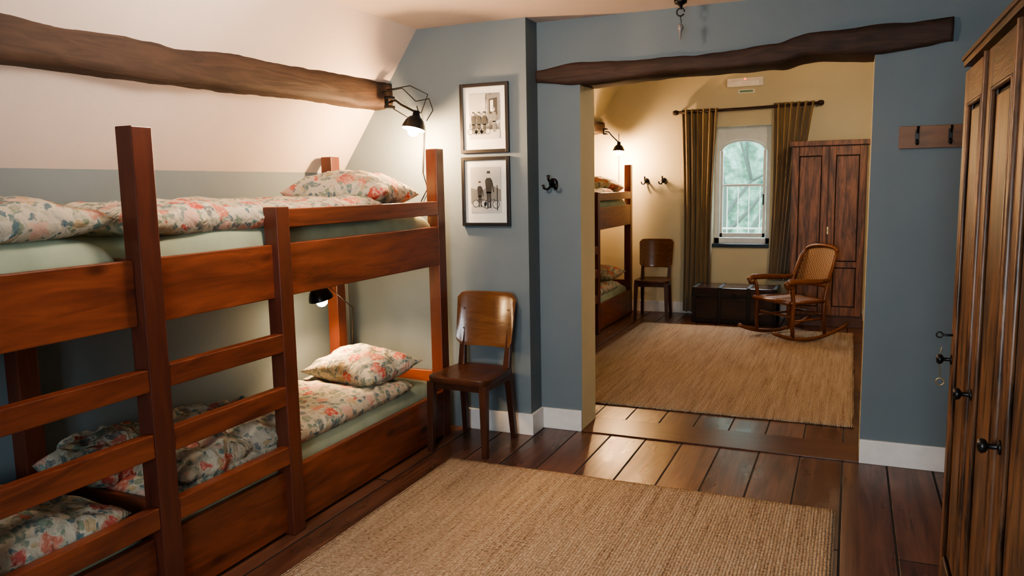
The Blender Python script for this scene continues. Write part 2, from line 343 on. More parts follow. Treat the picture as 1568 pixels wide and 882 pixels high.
beam('wooden_lintel_beam',[(-1.75,yB-.03,yB2-.01,2.105,2.19),(-1.5,yB-.035,yB2-.005,2.08,2.215),(-.9,yB-.035,yB2-.005,2.105,2.20),(-.68,yB-.03,yB2-.005,2.105,2.21),(-.4,yB-.04,yB2-.005,2.11,2.225),(-.22,yB-.04,yB2-.005,2.14,2.27),(.08,yB-.035,yB2-.005,2.12,2.28),(.3,yB-.03,yB2-.01,2.135,2.27),(.42,yB-.03,yB2-.01,2.15,2.285)],'beam_x',.011,'x')
# ------------------------------------------------------------------ bunk bed
def bunk(name,nbays,dx=0,dy=0):
    b=B(); xf=-2.225; xb_=-2.955
    MID=1.945; END=4.125 if nbays==2 else 4.05
    ys=[(MID,END)] if nbays==1 else [(MID,END),(-.1,MID)]
    pw=.085
    def post(x,y,h,w=.075): b.box(x-w,x,y-pw/2,y+pw/2,0,h,'bed_z')
    far=END-pw/2; mid=MID
    post(xf,far,1.73); post(xb_+.075,far-(.12 if nbays==2 else 0),1.70)
    post(xf+.035,mid,1.725); post(xb_+.075,mid,1.30)
    if nbays==2: post(xf,-.02,1.73); post(xb_+.075,-.02,1.7)
    for k,(a,c) in enumerate(ys):
        rx0,rx1=xf-.035,xf
        b.box(rx0,rx1-.002,a+.0425,c-.0425,1.05,1.277,'bed_y')
        b.box(rx0,rx1-.002,a+.0425,c-.0425,.015,.285,'bed_y')
        b.box(xb_,xb_+.03,a+.0425,c-.0425,1.05,1.30,'bed_y'); b.box(xb_,xb_+.03,a+.0425,c-.0425,.15,.32,'bed_y')
        if k==0:
            ly=2.635; b.box(xf-.04,xf+.033,ly-.04,ly+.04,0,1.435,'bed_z')
            b.box(rx0,rx1,ly+.04,c-.085,1.345,1.425,'bed_y')
            for z0,z1 in ((.82,.9),(.585,.67),(.325,.405)): b.box(xf-.012,xf+.031,a+.0425,ly-.04,z0,z1,'bed_y')
        else:
            ly=1.26; b.box(xf-.04,xf+.033,ly-.04,ly+.04,0,1.435,'bed_z')
            b.box(rx0,rx1,a+.085,ly-.04,1.345,1.425,'bed_y')
            for z0,z1 in ((.82,.9),(.585,.67),(.325,.405)): b.box(xf-.012,xf+.031,ly+.04,c-.0425,z0,z1,'bed_y')
        ends=[c-.045] if k==0 else [a+.08]
        ends+= [MID+.01]
        for e in ends:
            b.box(xb_+.075,xf-.075,e-.012,e+.012,1.05,1.277,'bed_x'); b.box(xb_+.075,xf-.075,e-.012,e+.012,.02,.40,'bed_x')
        for i in range(14):
            yy=a+.1+i*(c-a-.25)/13
            b.box(xb_+.03,xf-.04,yy,yy+.07,1.075,1.095,'soffit'); b.box(xb_+.03,xf-.04,yy,yy+.07,.13,.15,'soffit')
    bed=b.done(name,.004,loc=(dx,dy,0))
    c=B()
    W=.645; cx=(xb_+.03+xf-.035)/2
    for k,(a,cc) in enumerate(ys):
        my=(a+cc)/2; ml=cc-a-.10
        c.puff((cx,my,1.232),(W,ml,.27),'sheet',14,.006,k+1,3)
        c.puff((cx,my,.265),(W,ml,.22),'sheet',14,.006,k+3,3)
        if k==0:
            c.puff((cx,my-.26,1.395),(W+.02,ml-.5,.12),'floral',9,.026,k+5,5)
            c.puff((cx+.01,my-.17,.385),(W-.0,ml-.3,.10),'floral',9,.022,k+7,5)
            c.puff((cx+.0,2.42,.435),(W+.02,.72,.15),'floral',5,.055,k+8,6)
            c.puff((cx-.1,2.1,.46),(.4,.35,.16),'floral',4,.05,k+21,8)
            R=Matrix.Translation((cx+.02,3.68,1.48))@Matrix.Rotation(math.radians(7),4,'Z')@Matrix.Rotation(math.radians(-3),4,'X')
            c.puff((0,0,0),(.63,.46,.23),'floral',2.2,.022,11,6,pinch=.1,M4=R)
            R=Matrix.Translation((cx+.05,3.66,.50))@Matrix.Rotation(math.radians(-10),4,'Z')@Matrix.Rotation(math.radians(6),4,'X')
            c.puff((0,0,0),(.56,.42,.19),'floral',2.2,.022,12,6,pinch=.1,M4=R)
        else:
            c.puff((cx+.005,my+.0,1.415),(W+.02,ml-.04,.13),'floral',8,.028,k+15,5)
            c.puff((cx+.01,my,.40),(W,ml-.1,.12),'floral',8,.035,k+17,5)
    c.done('bedding',parent=bed)
    return bed
bunk('bunk_bed',2)
bunk('bunk_bed',1,-.115,4.86)
# ------------------------------------------------------------------ rugs
def rug(name,x0,x1,y0,y1):
    b=B(); nx,ny=60,90; verts=[];faces=[]
    for i in range(nx+1):
        for j in range(ny+1):
            u=i/nx; v=j/ny
            ex=noise.noise(Vector((v*14,x0,0)))*.008 if i in(0,nx) else 0; ey=noise.noise(Vector((u*14,y0,3)))*.008 if j in(0,ny) else 0
            z=.0135+noise.noise(Vector((u*4,v*6,1)))*.002
            verts.append((x0+(x1-x0)*u+ex,y0+(y1-y0)*v+ey,z))
    for i in range(nx):
        for j in range(ny):
            a=i*(ny+1)+j; faces.append((a,a+ny+1,a+ny+2,a+1))
    b.poly(verts,faces,'jute',True)
    o=b.done(name,merge=False); md=o.modifiers.new('s','SOLIDIFY'); md.thickness=.011; md.offset=-1
    return o
rug('jute_rug',-2.0,-.02,.75,3.69)
rug('jute_rug',-2.05,.055,5.05,8.26)
# ------------------------------------------------------------------ plywood chairs
def chair(name,loc,rot):
    b=B(); w=.40; d=.41; h=.445
    n=40; ring=[]
    for k in range(n):
        a=2*math.pi*k/n; c,s_=math.cos(a),math.sin(a)
        x=math.copysign(abs(c)**.35,c)*w/2; y=math.copysign(abs(s_)**.35,s_)*d/2
        x*=1-.10*(y/d+.5); ring.append((x,y))
    rr=[0,.5,.85,.97,1.0]
    verts=[];faces=[]
    for q,f in enumerate(rr):
        for (x,y) in ring: verts.append((x*f,y*f,h-.010*(1-f**2)-(.004 if q==4 else 0)))
    for (x,y) in ring: verts.append((x*.99,y*.99,h-.035))
    for (x,y) in ring: verts.append((x*.9,y*.9,h-.037))
    R=len(rr)+2
    for q in range(1,R-1):
        for k in range(n): k2=(k+1)%n; faces.append((q*n+k,q*n+k2,(q+1)*n+k2,(q+1)*n+k))
    faces.append(tuple(n+k for k in range(n))); faces.append(tuple((R-1)*n+k for k in range(n))[::-1])
    b.poly(verts,faces,'chairwood',True)
    b.box(-.165,.165,-.175,-.155,h-.075,h-.034,'chairwood'); b.box(-.15,.15,.15,.17,h-.075,h-.034,'chairwood')
    b.box(-.172,-.152,-.17,.165,h-.075,h-.034,'chairwood'); b.box(.152,.172,-.17,.165,h-.075,h-.034,'chairwood')
    def leg(p0,p1,a,c):
        v=[]
        for (p,s_) in ((p0,a),(p1,c)):
            for sx,sy in ((-1,-1),(1,-1),(1,1),(-1,1)): v.append((p[0]+sx*s_,p[1]+sy*s_,p[2]))
        b.poly(v,[(3,2,1,0),(4,5,6,7),(0,1,5,4),(1,2,6,5),(2,3,7,6),(3,0,4,7)],'chairwood')
    for sx in(-1,1):
        leg((sx*.176,-.185,0),(sx*.166,-.168,h-.034),.016,.022)
        leg((sx*.165,.215,0),(sx*.150,.165,h),.016,.02)
        leg((sx*.150,.165,h),(sx*.158,.225,.80),.02,.010)
    nx,nz=16,12; verts=[];faces=[]
    for side in(0,1):
        for i in range(nx+1):
            for j in range(nz+1):
                u=-1+2*i/nx; v=j/nz
                hw=.185+.01*v
                x=u*hw; z=.555+v*.325
                if abs(u)>.75:
                    k=(abs(u)-.75)/.25; z= z-(.035*k**2.5)*(v) + (.04*k**2.5)*(1-v)
                y=.175+.05*v-.045*(u*u)+.035 - (0 if side else .012)
                verts.append((x,y,z))
        o=side*(nx+1)*(nz+1)
        for i in range(nx):
            for j in range(nz):
                a=o+i*(nz+1)+j; f=(a,a+nz+1,a+nz+2,a+1); faces.append(f if side==0 else f[::-1])
    o=(nx+1)*(nz+1)
    for i in range(nx):
        a=i*(nz+1); faces.append((a,o+a,o+a+nz+1,a+nz+1)); a+=nz; faces.append((a,a+nz+1,o+a+nz+1,o+a))
    for j in range(nz):
        faces.append((j,j+1,o+j+1,o+j)); a=nx*(nz+1)+j; faces.append((a,o+a,o+a+1,a+1))
    b.poly(verts,faces,'ply',True)
    for sx in(-1,1):
        for zz in(.66,.78): b.lathe([(0,.0),(.006,.0),(.006,.003),(0,.004)],'brass',10,Matrix.Translation((sx*.145,.168+.05*(zz-.555)/.325,zz))@Matrix.Rotation(math.radians(90),4,'X'))
    return b.done(name,.003,loc=loc,rot=rot)
chair('plywood_chair',(-1.995,3.965,0),math.radians(-2))
chair('plywood_chair',(-2.03,8.66,0),math.radians(4))
# ------------------------------------------------------------------ rocking chair
b=B(); W='rockwood'
for sx in(-1,1):
    x=sx*.25
    pts=[(x,p[1],p[2]) for p in arc(0,0,1.0+.02,1.0,-90-25,-90+27,18,'yz')]
    b.tube(pts,.018,W,8,.8)
    b.tube([(x,-.20,.04),(x,-.21,.2),(x,-.20,.37),(x,-.215,.48),(x,-.235,.545)],[.017,.02,.021,.017,.016],W)
    b.tube([(x*1.02,-.235,.515),(x*1.04,-.285,.52),(x*1.05,-.30,.55),(x*1.05,-.26,.572),(x*1.05,-.1,.567),(x*1.03,.1,.555),(x*.93,.235,.56)],[.016,.02,.022,.022,.022,.019,.015],W,10,1.25)
    b.tube([(x*.95,.19,.04),(x*.95,.17,.2),(x*.95,.175,.38),(x*.93,.22,.56),(x*.88,.30,.76),(x*.8,.345,.825)],[.017,.02,.021,.019,.017,.015],W)
    b.tube([(x*.95,-.2,.2),(x*.95,.17,.2)],.011,W)
top=[(math.cos(math.radians(a))*.2,.345+.018*math.sin(math.radians(a)),.82+.05*math.sin(math.radians(a))) for a in range(0,181,15)]
b.tube(top,.018,W)
b.tube([(-.225,.225,.50),(0,.245,.50),(.225,.225,.50)],.016,W)
b.tube([(-.25,-.2,.24),(.25,-.2,.24)],.012,W); b.tube([(-.235,.17,.24),(.235,.17,.24)],.012,W)
b.tube([(-.25,-.24,.375),(0,-.265,.378),(.25,-.24,.375)],.02,W,10,1.3); b.tube([(-.24,.18,.365),(.24,.18,.365)],.018,W)
for sx in(-1,1): b.tube([(sx*.25,-.24,.375),(sx*.24,.18,.365)],.018,W)
def sheet(b,f,nx,ny,mat,t):
    verts=[];faces=[]
    for s_ in(0,1):
        for i in range(nx+1):
            for j in range(ny+1): p=f(i/nx,j/ny); verts.append((p[0]+t[0]*s_,p[1]+t[1]*s_,p[2]+t[2]*s_))
        o=s_*(nx+1)*(ny+1)
        for i in range(nx):
            for j in range(ny): a=o+i*(ny+1)+j; q=(a,a+ny+1,a+ny+2,a+1); faces.append(q if s_ else q[::-1])
    b.poly(verts,faces,mat,True)
sheet(b,lambda u,v:(-.24+.48*u,-.24+.42*v,.376-.012*math.sin(math.pi*u)*math.sin(math.pi*v)),10,10,'cane',(0,0,-.006))
def backf(u,v):
    hw=.225-.03*v; z=.50+.32*v+(.05*math.sin(math.pi*u))*v; y=.23+.115*v+.03*math.sin(math.pi*u); return (-hw+2*hw*u,y,z)
sheet(b,backf,14,12,'cane',(0,.006,0))
b.done('rocking_chair',0,loc=(-.5,7.87,.016),rot=math.radians(-45))
# ------------------------------------------------------------------ wardrobe (near right)
b=B(); X0=.335; X1=.92; Y0=1.48; Y1=2.90; HT=1.88
b.box(X0,X1,Y0+.01,Y1-.01,.0,HT-.03,'oak_z')
b.box(X0-.015,X1,Y0,Y1,0,.11,'oak_y'); b.box(X0-.026,X1,Y0-.015,Y1+.002,HT-.03,HT-.012,'oak_y'); b.box(X0-.032,X1,Y0-.02,Y1+.004,HT-.012,HT,'oak_y')
nd=3; dw=(Y1-Y0-.05)/nd
for i in range(nd):
    a=Y1-.025-(i+1)*dw+.008; c=Y1-.025-i*dw-.008; st=.075; xf=X0-.022; zt=HT-.05
    b.box(xf,X0,a,a+st,.13,zt,'oak_z'); b.box(xf,X0,c-st,c,.13,zt,'oak_z')
    b.box(xf+.001,X0,a+st,c-st,zt-.10,zt,'oak_y'); b.box(xf+.001,X0,a+st,c-st,.13,.26,'oak_y')
    b.box(X0-.006,X0,a+st,c-st,.26,zt-.1,'groove')
    b.box(X0-.013,X0,a+st+.022,c-st-.022,.285,zt-.125,'oak_z')
    for yy in (a+st+.006,c-st-.006): b.tube([(xf+.004,yy,.262),(xf+.004,yy,zt-.102)],.007,'oak_z',8)
    for zz in (.266,zt-.106): b.tube([(xf+.004,a+st,zz),(xf+.004,c-st,zz)],.007,'oak_y',8)
    b.tube([(xf-.002,a-.008,.14),(xf-.002,a-.008,zt)],.009,'oak_z',8)
    b.box(X0-.005,X0+.002,c,c+.016,.13,zt,'groove')
    ky=c-.035; 
    Mt=Matrix.Translation((xf,ky,.92))@Matrix.Rotation(math.radians(-90),4,'Y')
    b.lathe([(0,0),(.016,.0),(.016,.004),(.006,.006),(.006,.022),(.015,.028),(.017,.036),(.012,.043),(0,.045)],'metal',16,Mt)
    if i==0:
        b.tube([(xf,ky,1.0),(xf-.03,ky,1.0)],.004,'metal',8); b.tube(arc(xf-.038,ky,1.0,.009,0,360,14,'xz'),.003,'metal',6)
        b.tube([(xf-.03,ky,.96),(xf-.034,ky+.004,.93),(xf-.03,ky,.86)],.0015,'brass',6); b.tube(arc(xf-.03,ky,.845,.012,0,360,14,'xz'),.002,'brass',6)
b.done('oak_wardrobe',.003)
# ------------------------------------------------------------------ wardrobe far
b=B(); X0,X1,Y0,Y1=-.595,.138,8.63,8.965; H=1.91
b.box(X0+.01,X1-.01,Y0+.01,Y1,.0,H-.05,'wd2d'); b.box(X0,X1,Y0,Y1,0,.10,'wd2d'); b.box(X0-.01,X1+.01,Y0-.02,Y1,H-.05,H,'wd2')
for i in range(2):
    a=X0+.015+i*(X1-X0-.03)/2+.006; c=a+(X1-X0-.03)/2-.012; yf=Y0-.012
    b.box(a,a+.06,yf,Y0+.012,.12,H-.06,'wd2'); b.box(c-.06,c,yf,Y0+.012,.12,H-.06,'wd2')
    for z0,z1 in((.12,.21),(H-.15,H-.06),(.62,.68)): b.box(a+.06,c-.06,yf+.001,Y0+.012,z0,z1,'wd2')
    b.box(a+.06,c-.06,Y0+.004,Y0+.012,.2,H-.14,'groove')
    b.box(a+.068,c-.068,Y0-.002,Y0+.012,.22,.61,'wd2'); b.box(a+.068,c-.068,Y0-.002,Y0+.012,.69,H-.16,'wd2')
b.tube([(-.222,Y0-.012,1.0),(-.222,Y0-.035,1.0)],.004,'brass',8)
b.box(-.232,-.212,Y0-.016,Y0-.01,.96,1.04,'brass')
b.done('brown_wardrobe',.004)
# ------------------------------------------------------------------ trunk
b=B(); X0,X1,Y0,Y1=-1.56,-.69,8.50,8.90
b.box(X0,X1,Y0,Y1,0.0,.30,'trunk'); b.box(X0-.008,X1+.008,Y0-.008,Y1,.302,.385,'trunk')
for x in (X0+.0,X1-.035,X0+.27,X1-.3):
    b.box(x-.004,x+.035,Y0-.014,Y1+.004,.0,.39,'groove')
b.box(X0-.01,X1+.01,Y0-.013,Y0,.285,.315,'groove'); b.box(X0-.01,X1+.01,Y0-.013,Y0,0.01,.045,'groove')
b.box((X0+X1)/2-.015,(X0+X1)/2+.015,Y0-.018,Y0,.27,.325,'metal')
b.done('storage_trunk',.006)
# ------------------------------------------------------------------ window far
b=B(); yw=yF+.14; fw=.055
b.box(wx0,wx0+fw,yw,yw+.06,wz0,wz1,'trim'); b.box(wx1-fw,wx1,yw,yw+.06,wz0,wz1,'trim'); b.box(wx0,wx1,yw,yw+.06,wz0,wz0+.07,'trim')
n=20; xi0=wx0+fw; xi1=wx1-fw; cx=(xi0+xi1)/2; hw=(xi1-xi0)/2
for k in range(n):
    u0=-1+2*k/n; u1=-1+2*(k+1)/n; z0=1.86+.13*math.sqrt(max(0,1-u0*u0)); z1=1.86+.13*math.sqrt(max(0,1-u1*u1))
    xa=cx+u0*hw; xb2=cx+u1*hw
    v=[(xa,yw,z0),(xb2,yw,z1),(xb2,yw,wz1),(xa,yw,wz1),(xa,yw+.06,z0),(xb2,yw+.06,z1),(xb2,yw+.06,wz1),(xa,yw+.06,wz1)]
    b.poly(v,[(0,1,2,3),(7,6,5,4),(0,4,5,1)],'trim')
s0,s1=xi0+.006,xi1-.006
b.box(s0,s0+.03,yw-.015,yw+.02,wz0+.08,1.86,'trim'); b.box(s1-.03,s1,yw-.015,yw+.02,wz0+.08,1.86,'trim'); b.box(s0,s1,yw-.015,yw+.02,wz0+.08,wz0+.125,'trim'); b.box(s0,s1,yw,yw+.02,1.46,1.485,'trim')
b.tube([(cx+hw*.94*math.cos(math.radians(a)),yw,1.86+.115*math.sin(math.radians(a))) for a in range(0,181,12)],.013,'trim',8)
b.box(s1-.03,s1-.015,yw-.03,yw-.015,1.25,1.37,'metal')
b.box(wx0+fw,wx1-fw,yw+.03,yw+.034,wz0+.06,wz1-.02,'glass')
win=b.done('window_1',.002)
b=B(); b.box(wx0,wx1,yF-.02,yw,wz0-.03,wz0+.012,'sill'); b.done('trim_window_sill',.004)
b=B(); yr=yF+.55
for z in (.95,1.46): b.box(-1.9,-.4,yr,yr+.02,z,z+.02,'trim')
x=-1.88
while x<-.4: b.box(x,x+.011,yr+.005,yr+.016,.72,1.47,'trim'); x+=.125
b.box(-2.2,-.1,yF+.29,yF+.75,.60,.72,'plastic')
b.done('balcony_railing',parent=win)
b=B(); b.box(-30,30,yF+.3,45,-3.1,-3,'lawn'); b.done('garden_lawn')
def tree(name,x,y,seed,dense):
    rnd=random.Random(seed); b=B()
    def br(p,d,l,r,dep):
        pts=[p]; q=p.copy(); dd=d.copy()
        for i in range(3):
            dd=(dd+Vector((rnd.uniform(-.2,.2),rnd.uniform(-.2,.2),rnd.uniform(-.05,.15)))).normalized(); q=q+dd*l/3; pts.append(q.copy())
        b.tube(pts,[r,r*.9,r*.75,r*.6],'bark',5)
        if dep>0:
            for k in range(3):
                nd=(dd+Vector((rnd.uniform(-.9,.9),rnd.uniform(-.9,.9),rnd.uniform(-.4,.6)))).normalized(); br(q,nd,l*.7,r*.55,dep-1)
        else:
            if dense:
                for k in range(2):
                    c=q+Vector((rnd.uniform(-.3,.3),rnd.uniform(-.3,.3),rnd.uniform(-.3,.3)))
                    s_=rnd.uniform(.08,.2); 
                    vv=[tuple(c+Vector((rnd.gauss(0,1),rnd.gauss(0,1),rnd.gauss(0,1))).normalized()*s_) for _ in range(6)]
                    b.poly(vv,[(0,1,2),(0,2,3),(0,3,4),(1,2,5),(3,4,5)],'leaf')
    br(Vector((x,y,-2.98)),Vector((0,0,1)),3.0,.10,5)
    b.done(name,merge=False)
tree('garden_tree',-2.4,16,3,True); tree('garden_tree',.1,18,5,True); tree('garden_tree',-1.6,14.5,12,True)
b=B()
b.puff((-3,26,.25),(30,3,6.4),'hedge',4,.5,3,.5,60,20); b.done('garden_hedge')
# ------------------------------------------------------------------ curtains
def curtain(x0,x1,bx0,bx1,z0,z1,seed):
    nx,nz=110,30
    for side in (0,1):
        verts=[];faces=[]
        for i in range(nx+1):
            for j in range(nz+1):
                u=i/nx;v=j/nz; t=v
                mid=math.sin(math.pi*v)*.02
                xa=bx0+(x0-bx0)*t+mid; xb3=bx1+(x1-bx1)*t-mid
                ph=noise.noise(Vector((u*3,v*1.2,seed)))*2
                y=yF-.075+.026*math.sin(u*2*math.pi*6+ph)+.008*math.sin(u*31+seed)
                verts.append((xa+(xb3-xa)*u,y+.004*side,z0+(z1-z0)*v))
        for i in range(nx):
            for j in range(nz): a=i*(nz+1)+j; q=(a,a+nz+1,a+nz+2,a+1); faces.append(q if side==0 else q[::-1])
        b.poly(verts,faces,'curtain',True)
b=B(); b.tube([(-1.87,yF-.075,2.30),(-1.1,yF-.075,2.305),(-.34,yF-.075,2.325)],.017,'beam_x',12)
for x,z in((-1.87,2.30),(-.34,2.325)): 
    b.lathe([(0,-.035),(.02,-.03),(.028,-.01),(.028,.01),(.02,.03),(0,.035)],'beam_x',14,Matrix.Translation((x,yF-.075,z))@Matrix.Rotation(math.radians(90),4,'Y'))
for x in(-1.83,-1.38,-.38): b.box(x-.01,x+.01,yF-.08,yF,2.295,2.315,'metal')
rod=b.done('curtain_rod')
b=B(); curtain(-1.80,-1.40,-1.77,-1.45,.03,2.33,1); curtain(-.81,-.40,-.83,-.62,.42,2.35,5)
b.done('curtains',merge=False,parent=rod)
# ------------------------------------------------------------------ framed pictures
def picture(name,x0,x1,z0,z1,pr,kind):
    b=B(); y=yA; f=.02; t=.022
    b.box(x0,x0+f,y-t,y,z0,z1,'frame'); b.box(x1-f,x1,y-t,y,z0,z1,'frame'); b.box(x0+f,x1-f,y-t,y,z0,z0+f,'frame'); b.box(x0+f,x1-f,y-t,y,z1-f,z1,'frame')
    b.box(x0+f,x1-f,y-.010,y-.001,z0+f,z1-f,'mat')
    ax,cx_=x0+.058,x1-.058; az,cz=z0+.08,z1-.06
    b.box(ax,cx_,y-.0115,y-.009,az,cz,pr)
    def q(pts,m,d=.0125): b.poly([(ax+(cx_-ax)*u,y-d,az+(cz-az)*v) for u,v in pts],[tuple(range(len(pts)))],m)
    def disc(u,v,r,m,d=.013): q([(u+r*math.cos(a*.4),v+r*.78*math.sin(a*.4)) for a in range(16)],m,d)
    def person(u,v0,s_,d=.0132,tone='dgrey'):
        q([(u-.055*s_,v0),(u-.01*s_,v0),(u+.0*s_,v0+.3*s_),(u-.06*s_,v0+.3*s_)],tone,d)
        q([(u+.02*s_,v0),(u+.065*s_,v0),(u+.06*s_,v0+.3*s_),(u+.0*s_,v0+.3*s_)],tone,d)
        q([(u-.07*s_,v0+.27*s_),(u+.07*s_,v0+.27*s_),(u+.1*s_,v0+.5*s_),(u+.05*s_,v0+.55*s_),(u-.05*s_,v0+.55*s_),(u-.1*s_,v0+.5*s_)],tone,d)
        q([(u+.07*s_,v0+.5*s_),(u+.11*s_,v0+.47*s_),(u+.15*s_,v0+.3*s_),(u+.12*s_,v0+.28*s_)],tone,d)
        disc(u,v0+.61*s_,.048*s_,'lgrey',d+.0003); q([(u-.05*s_,v0+.63*s_),(u+.05*s_,v0+.63*s_),(u+.04*s_,v0+.675*s_),(u-.04*s_,v0+.675*s_)],tone,d+.0005)
    def bike(u,v,r,d=.0128):
        for k in(-1,1):
            disc(u+k*r*1.25,v,r,'dgrey',d); disc(u+k*r*1.25,v,r*.82,'lgrey',d+.0002)
        q([(u-r*1.2,v),(u-r*.4,v+r*.9),(u-r*.3,v+r*.9),(u-r*1.1,v)],'dgrey',d+.0004); q([(u-r*.4,v+r*.9),(u+r*.9,v+r*.9),(u+r*.9,v+r*.8),(u-r*.4,v+r*.8)],'dgrey',d+.0004); q([(u+r*1.2,v),(u+r*.8,v+r*1.1),(u+r*.9,v+r*1.1),(u+r*1.3,v)],'dgrey',d+.0004)
    if kind==0:
        q([(0,.58),(.55,.62),(.55,1),(0,1)],'lgrey'); q([(.6,.45),(1,.4),(1,1),(.6,.95)],'grey'); q([(.66,.55),(.93,.52),(.93,.9),(.66,.87)],'dgrey',.0128); q([(.7,.6),(.8,.59),(.8,.85),(.7,.84)],'mat',.013)
        q([(0,0),(1,0),(1,.2),(0,.22)],'lgrey')
        for u in(.14,.32,.5): bike(u,.17,.09); person(u,.12,.72)
        person(.82,.15,.8,.0134,'grey')
    else:
        q([(0,0),(1,0),(1,.25),(0,.2)],'lgrey'); q([(0,.2),(1,.25),(1,.5),(.7,.6),(.35,.48),(0,.55)],'grey'); q([(0,.55),(.35,.48),(.7,.6),(1,.5),(1,1),(0,1)],'lgrey',.0127)
        bike(.3,.2,.11); bike(.68,.18,.12); person(.3,.12,.85); person(.6,.1,1.2)
        q([(.86,.05),(.89,.05),(.89,.6),(.86,.6)],'dgrey',.013)
    b.poly([(x0+f,y-.016,z0+f),(x1-f,y-.016,z0+f),(x1-f,y-.016,z1-f),(x0+f,y-.016,z1-f)],[(0,1,2,3)],'glass')
    b.done(name,.0015,merge=False)
picture('framed_picture',-2.17,-1.855,1.705,2.11,'print1',0)
picture('framed_picture',-2.17,-1.855,1.27,1.682,'print2',1)
# ------------------------------------------------------------------ hooks
def hook(b,x,y,z,s=1.0):
    b.lathe([(0,0),(.022*s,0),(.022*s,.005*s),(.012*s,.009*s),(0,.009*s)],'metal',16,Matrix.Translation((x,y,z))@Matrix.Rotation(math.radians(90),4,'X'))
    b.tube([(x,y-.005,z+.01*s),(x,y-.04*s,z+.0*s),(x,y-.065*s,z+.012*s),(x,y-.07*s,z+.035*s)],[.006*s,.005*s,.005*s,.008*s],'metal',8)
    for sx in(-1,1): b.tube([(x,y-.005,z),(x+sx*.018*s,y-.03*s,z-.03*s),(x+sx*.03*s,y-.045*s,z-.025*s),(x+sx*.034*s,y-.05*s,z-.008*s)],[.006*s,.005*s,.005*s,.007*s],'metal',8)
b=B(); hook(b,-1.65,yB,1.52,1.3); b.done('wall_hook')
b=B(); hook(b,-2.22,yF,1.545,1.4); b.done('wall_hook')
b=B(); hook(b,-2.015,yF,1.545,1.4); b.done('wall_hook')
b=B(); b.box(.205,.80,yB-.02,yB,1.655,1.765,'rack')
for x in(.285,.43,.575,.72):
    b.box(x-.009,x+.009,yB-.024,yB-.02,1.675,1.745,'metal')
    b.tube([(x,yB-.022,1.735),(x,yB-.05,1.73),(x,yB-.07,1.745),(x,yB-.075,1.76)],[.005,.005,.005,.007],'metal',8)
    b.tube([(x,yB-.022,1.70),(x,yB-.035,1.672),(x,yB-.052,1.672),(x,yB-.058,1.69)],[.005,.005,.005,.007],'metal',8)
b.done('coat_rack',.003)
b=B(); b.box(-1.31,-.93,yF-.05,yF,2.55,2.64,'plastic'); b.box(-1.27,-.97,yF-.053,yF-.049,2.565,2.61,'mat'); b.box(-1.13,-1.11,yF-.056,yF-.052,2.62,2.635,'bulb')
b.done('emergency_light',.008)
D.objects['emergency_light'].data.materials[2]=plain('red_led',(.8,.1,.05),.4,0,(1,.1,.03),3)
b=B(); b.box(-1.20,-1.02,yF-.006,yF,2.48,2.52,'mat'); b.box(-1.18,-1.04,yF-.008,yF-.005,2.49,2.51,'green_led'); b.done('exit_sign')
b=B(); T=Matrix.Translation((-.86,4.25,ZC))
b.lathe([(0,0),(.035,0),(.032,-.02),(.012,-.03),(.008,-.05)],'metal',18,T)
b.tube(arc(-.86,4.25,ZC-.065,.02,0,330,14,'xz'),.004,'metal',6); b.tube([(-.86,4.25,ZC-.085),(-.855,4.25,ZC-.12)],.002,'metal',6)
b.lathe([(0,-.12),(.012,-.13),(.017,-.145),(.008,-.165),(.004,-.20),(0,-.21)],'drop',12,T)
b.done('ceiling_hook')
# ------------------------------------------------------------------ clamp lamps
WARM=(1.0,.58,.28)
def clamp_lamp(name,head,base,aim,power,cords=(),spot=None):
    b=B(); hd=Vector(head); bs=Vector(base); am=Vector(aim).normalized()
    b.box(bs.x-.02,bs.x+.02,bs.y-.03,bs.y+.03,bs.z-.035,bs.z-.02,'metal'); b.box(bs.x-.02,bs.x+.02,bs.y-.03,bs.y+.03,bs.z+.02,bs.z+.035,'metal'); b.box(bs.x-.025,bs.x-.015,bs.y-.015,bs.y+.015,bs.z-.03,bs.z+.03,'metal')
    mid=(bs+hd)/2+Vector((0,0,.05)); neck=hd-am*.075
    b.tube([bs,bs+(mid-bs)*.5+Vector((0,0,.02)),mid,mid+(neck-mid)*.6,neck],.007,'metal',8)
    R=am.to_track_quat('Z','Y').to_matrix().to_4x4(); T=Matrix.Translation(hd)@R
    prof=[(.0,-.085),(.02,-.083),(.022,-.05),(.036,-.045),(.055,-.022),(.068,.008),(.071,.026)]
    b.lathe(prof,'shade',28,T); b.lathe([(r*.96,z+.001) for r,z in prof[3:]],'shade_in',28,T)
    b.lathe([(0,-.03),(.013,-.03),(.016,-.01),(.03,.018),(.034,.036),(.028,.056),(.014,.067),(.0,.07)],'bulb',20,T)
    for cd_ in cords: b.tube(cd_,.0032,'metal',6)
    o=b.done(name,merge=False)
    if spot:
        l=D.lights.new(name+'_light','SPOT'); l.spot_size=math.radians(spot); l.spot_blend=.6
    else: l=D.lights.new(name+'_light','POINT')
    l.energy=power; l.color=WARM; l.shadow_soft_size=.035
    lo=D.objects.new('bulb_light',l); scene.collection.objects.link(lo); lo.location=hd+am*.108; lo.parent=o
    lo.rotation_euler=am.to_track_quat('-Z','Y').to_euler()
    return o
cordsA=[[(-2.45,4.22,2.0),(-2.42,4.245,1.85),(-2.44,4.25,1.6),(-2.41,4.25,1.5),(-2.46,4.25,1.42)],
 [(-2.62,4.1,2.08),(-2.5,4.14,2.1),(-2.42,4.16,2.02),(-2.33,4.16,2.03),(-2.3,4.15,1.96),(-2.34,4.14,1.9)],
 [(-2.6,4.15,2.0),(-2.5,4.2,1.93),(-2.42,4.22,1.96),(-2.36,4.2,2.06),(-2.48,4.2,2.12),(-2.62,4.16,2.1)]]
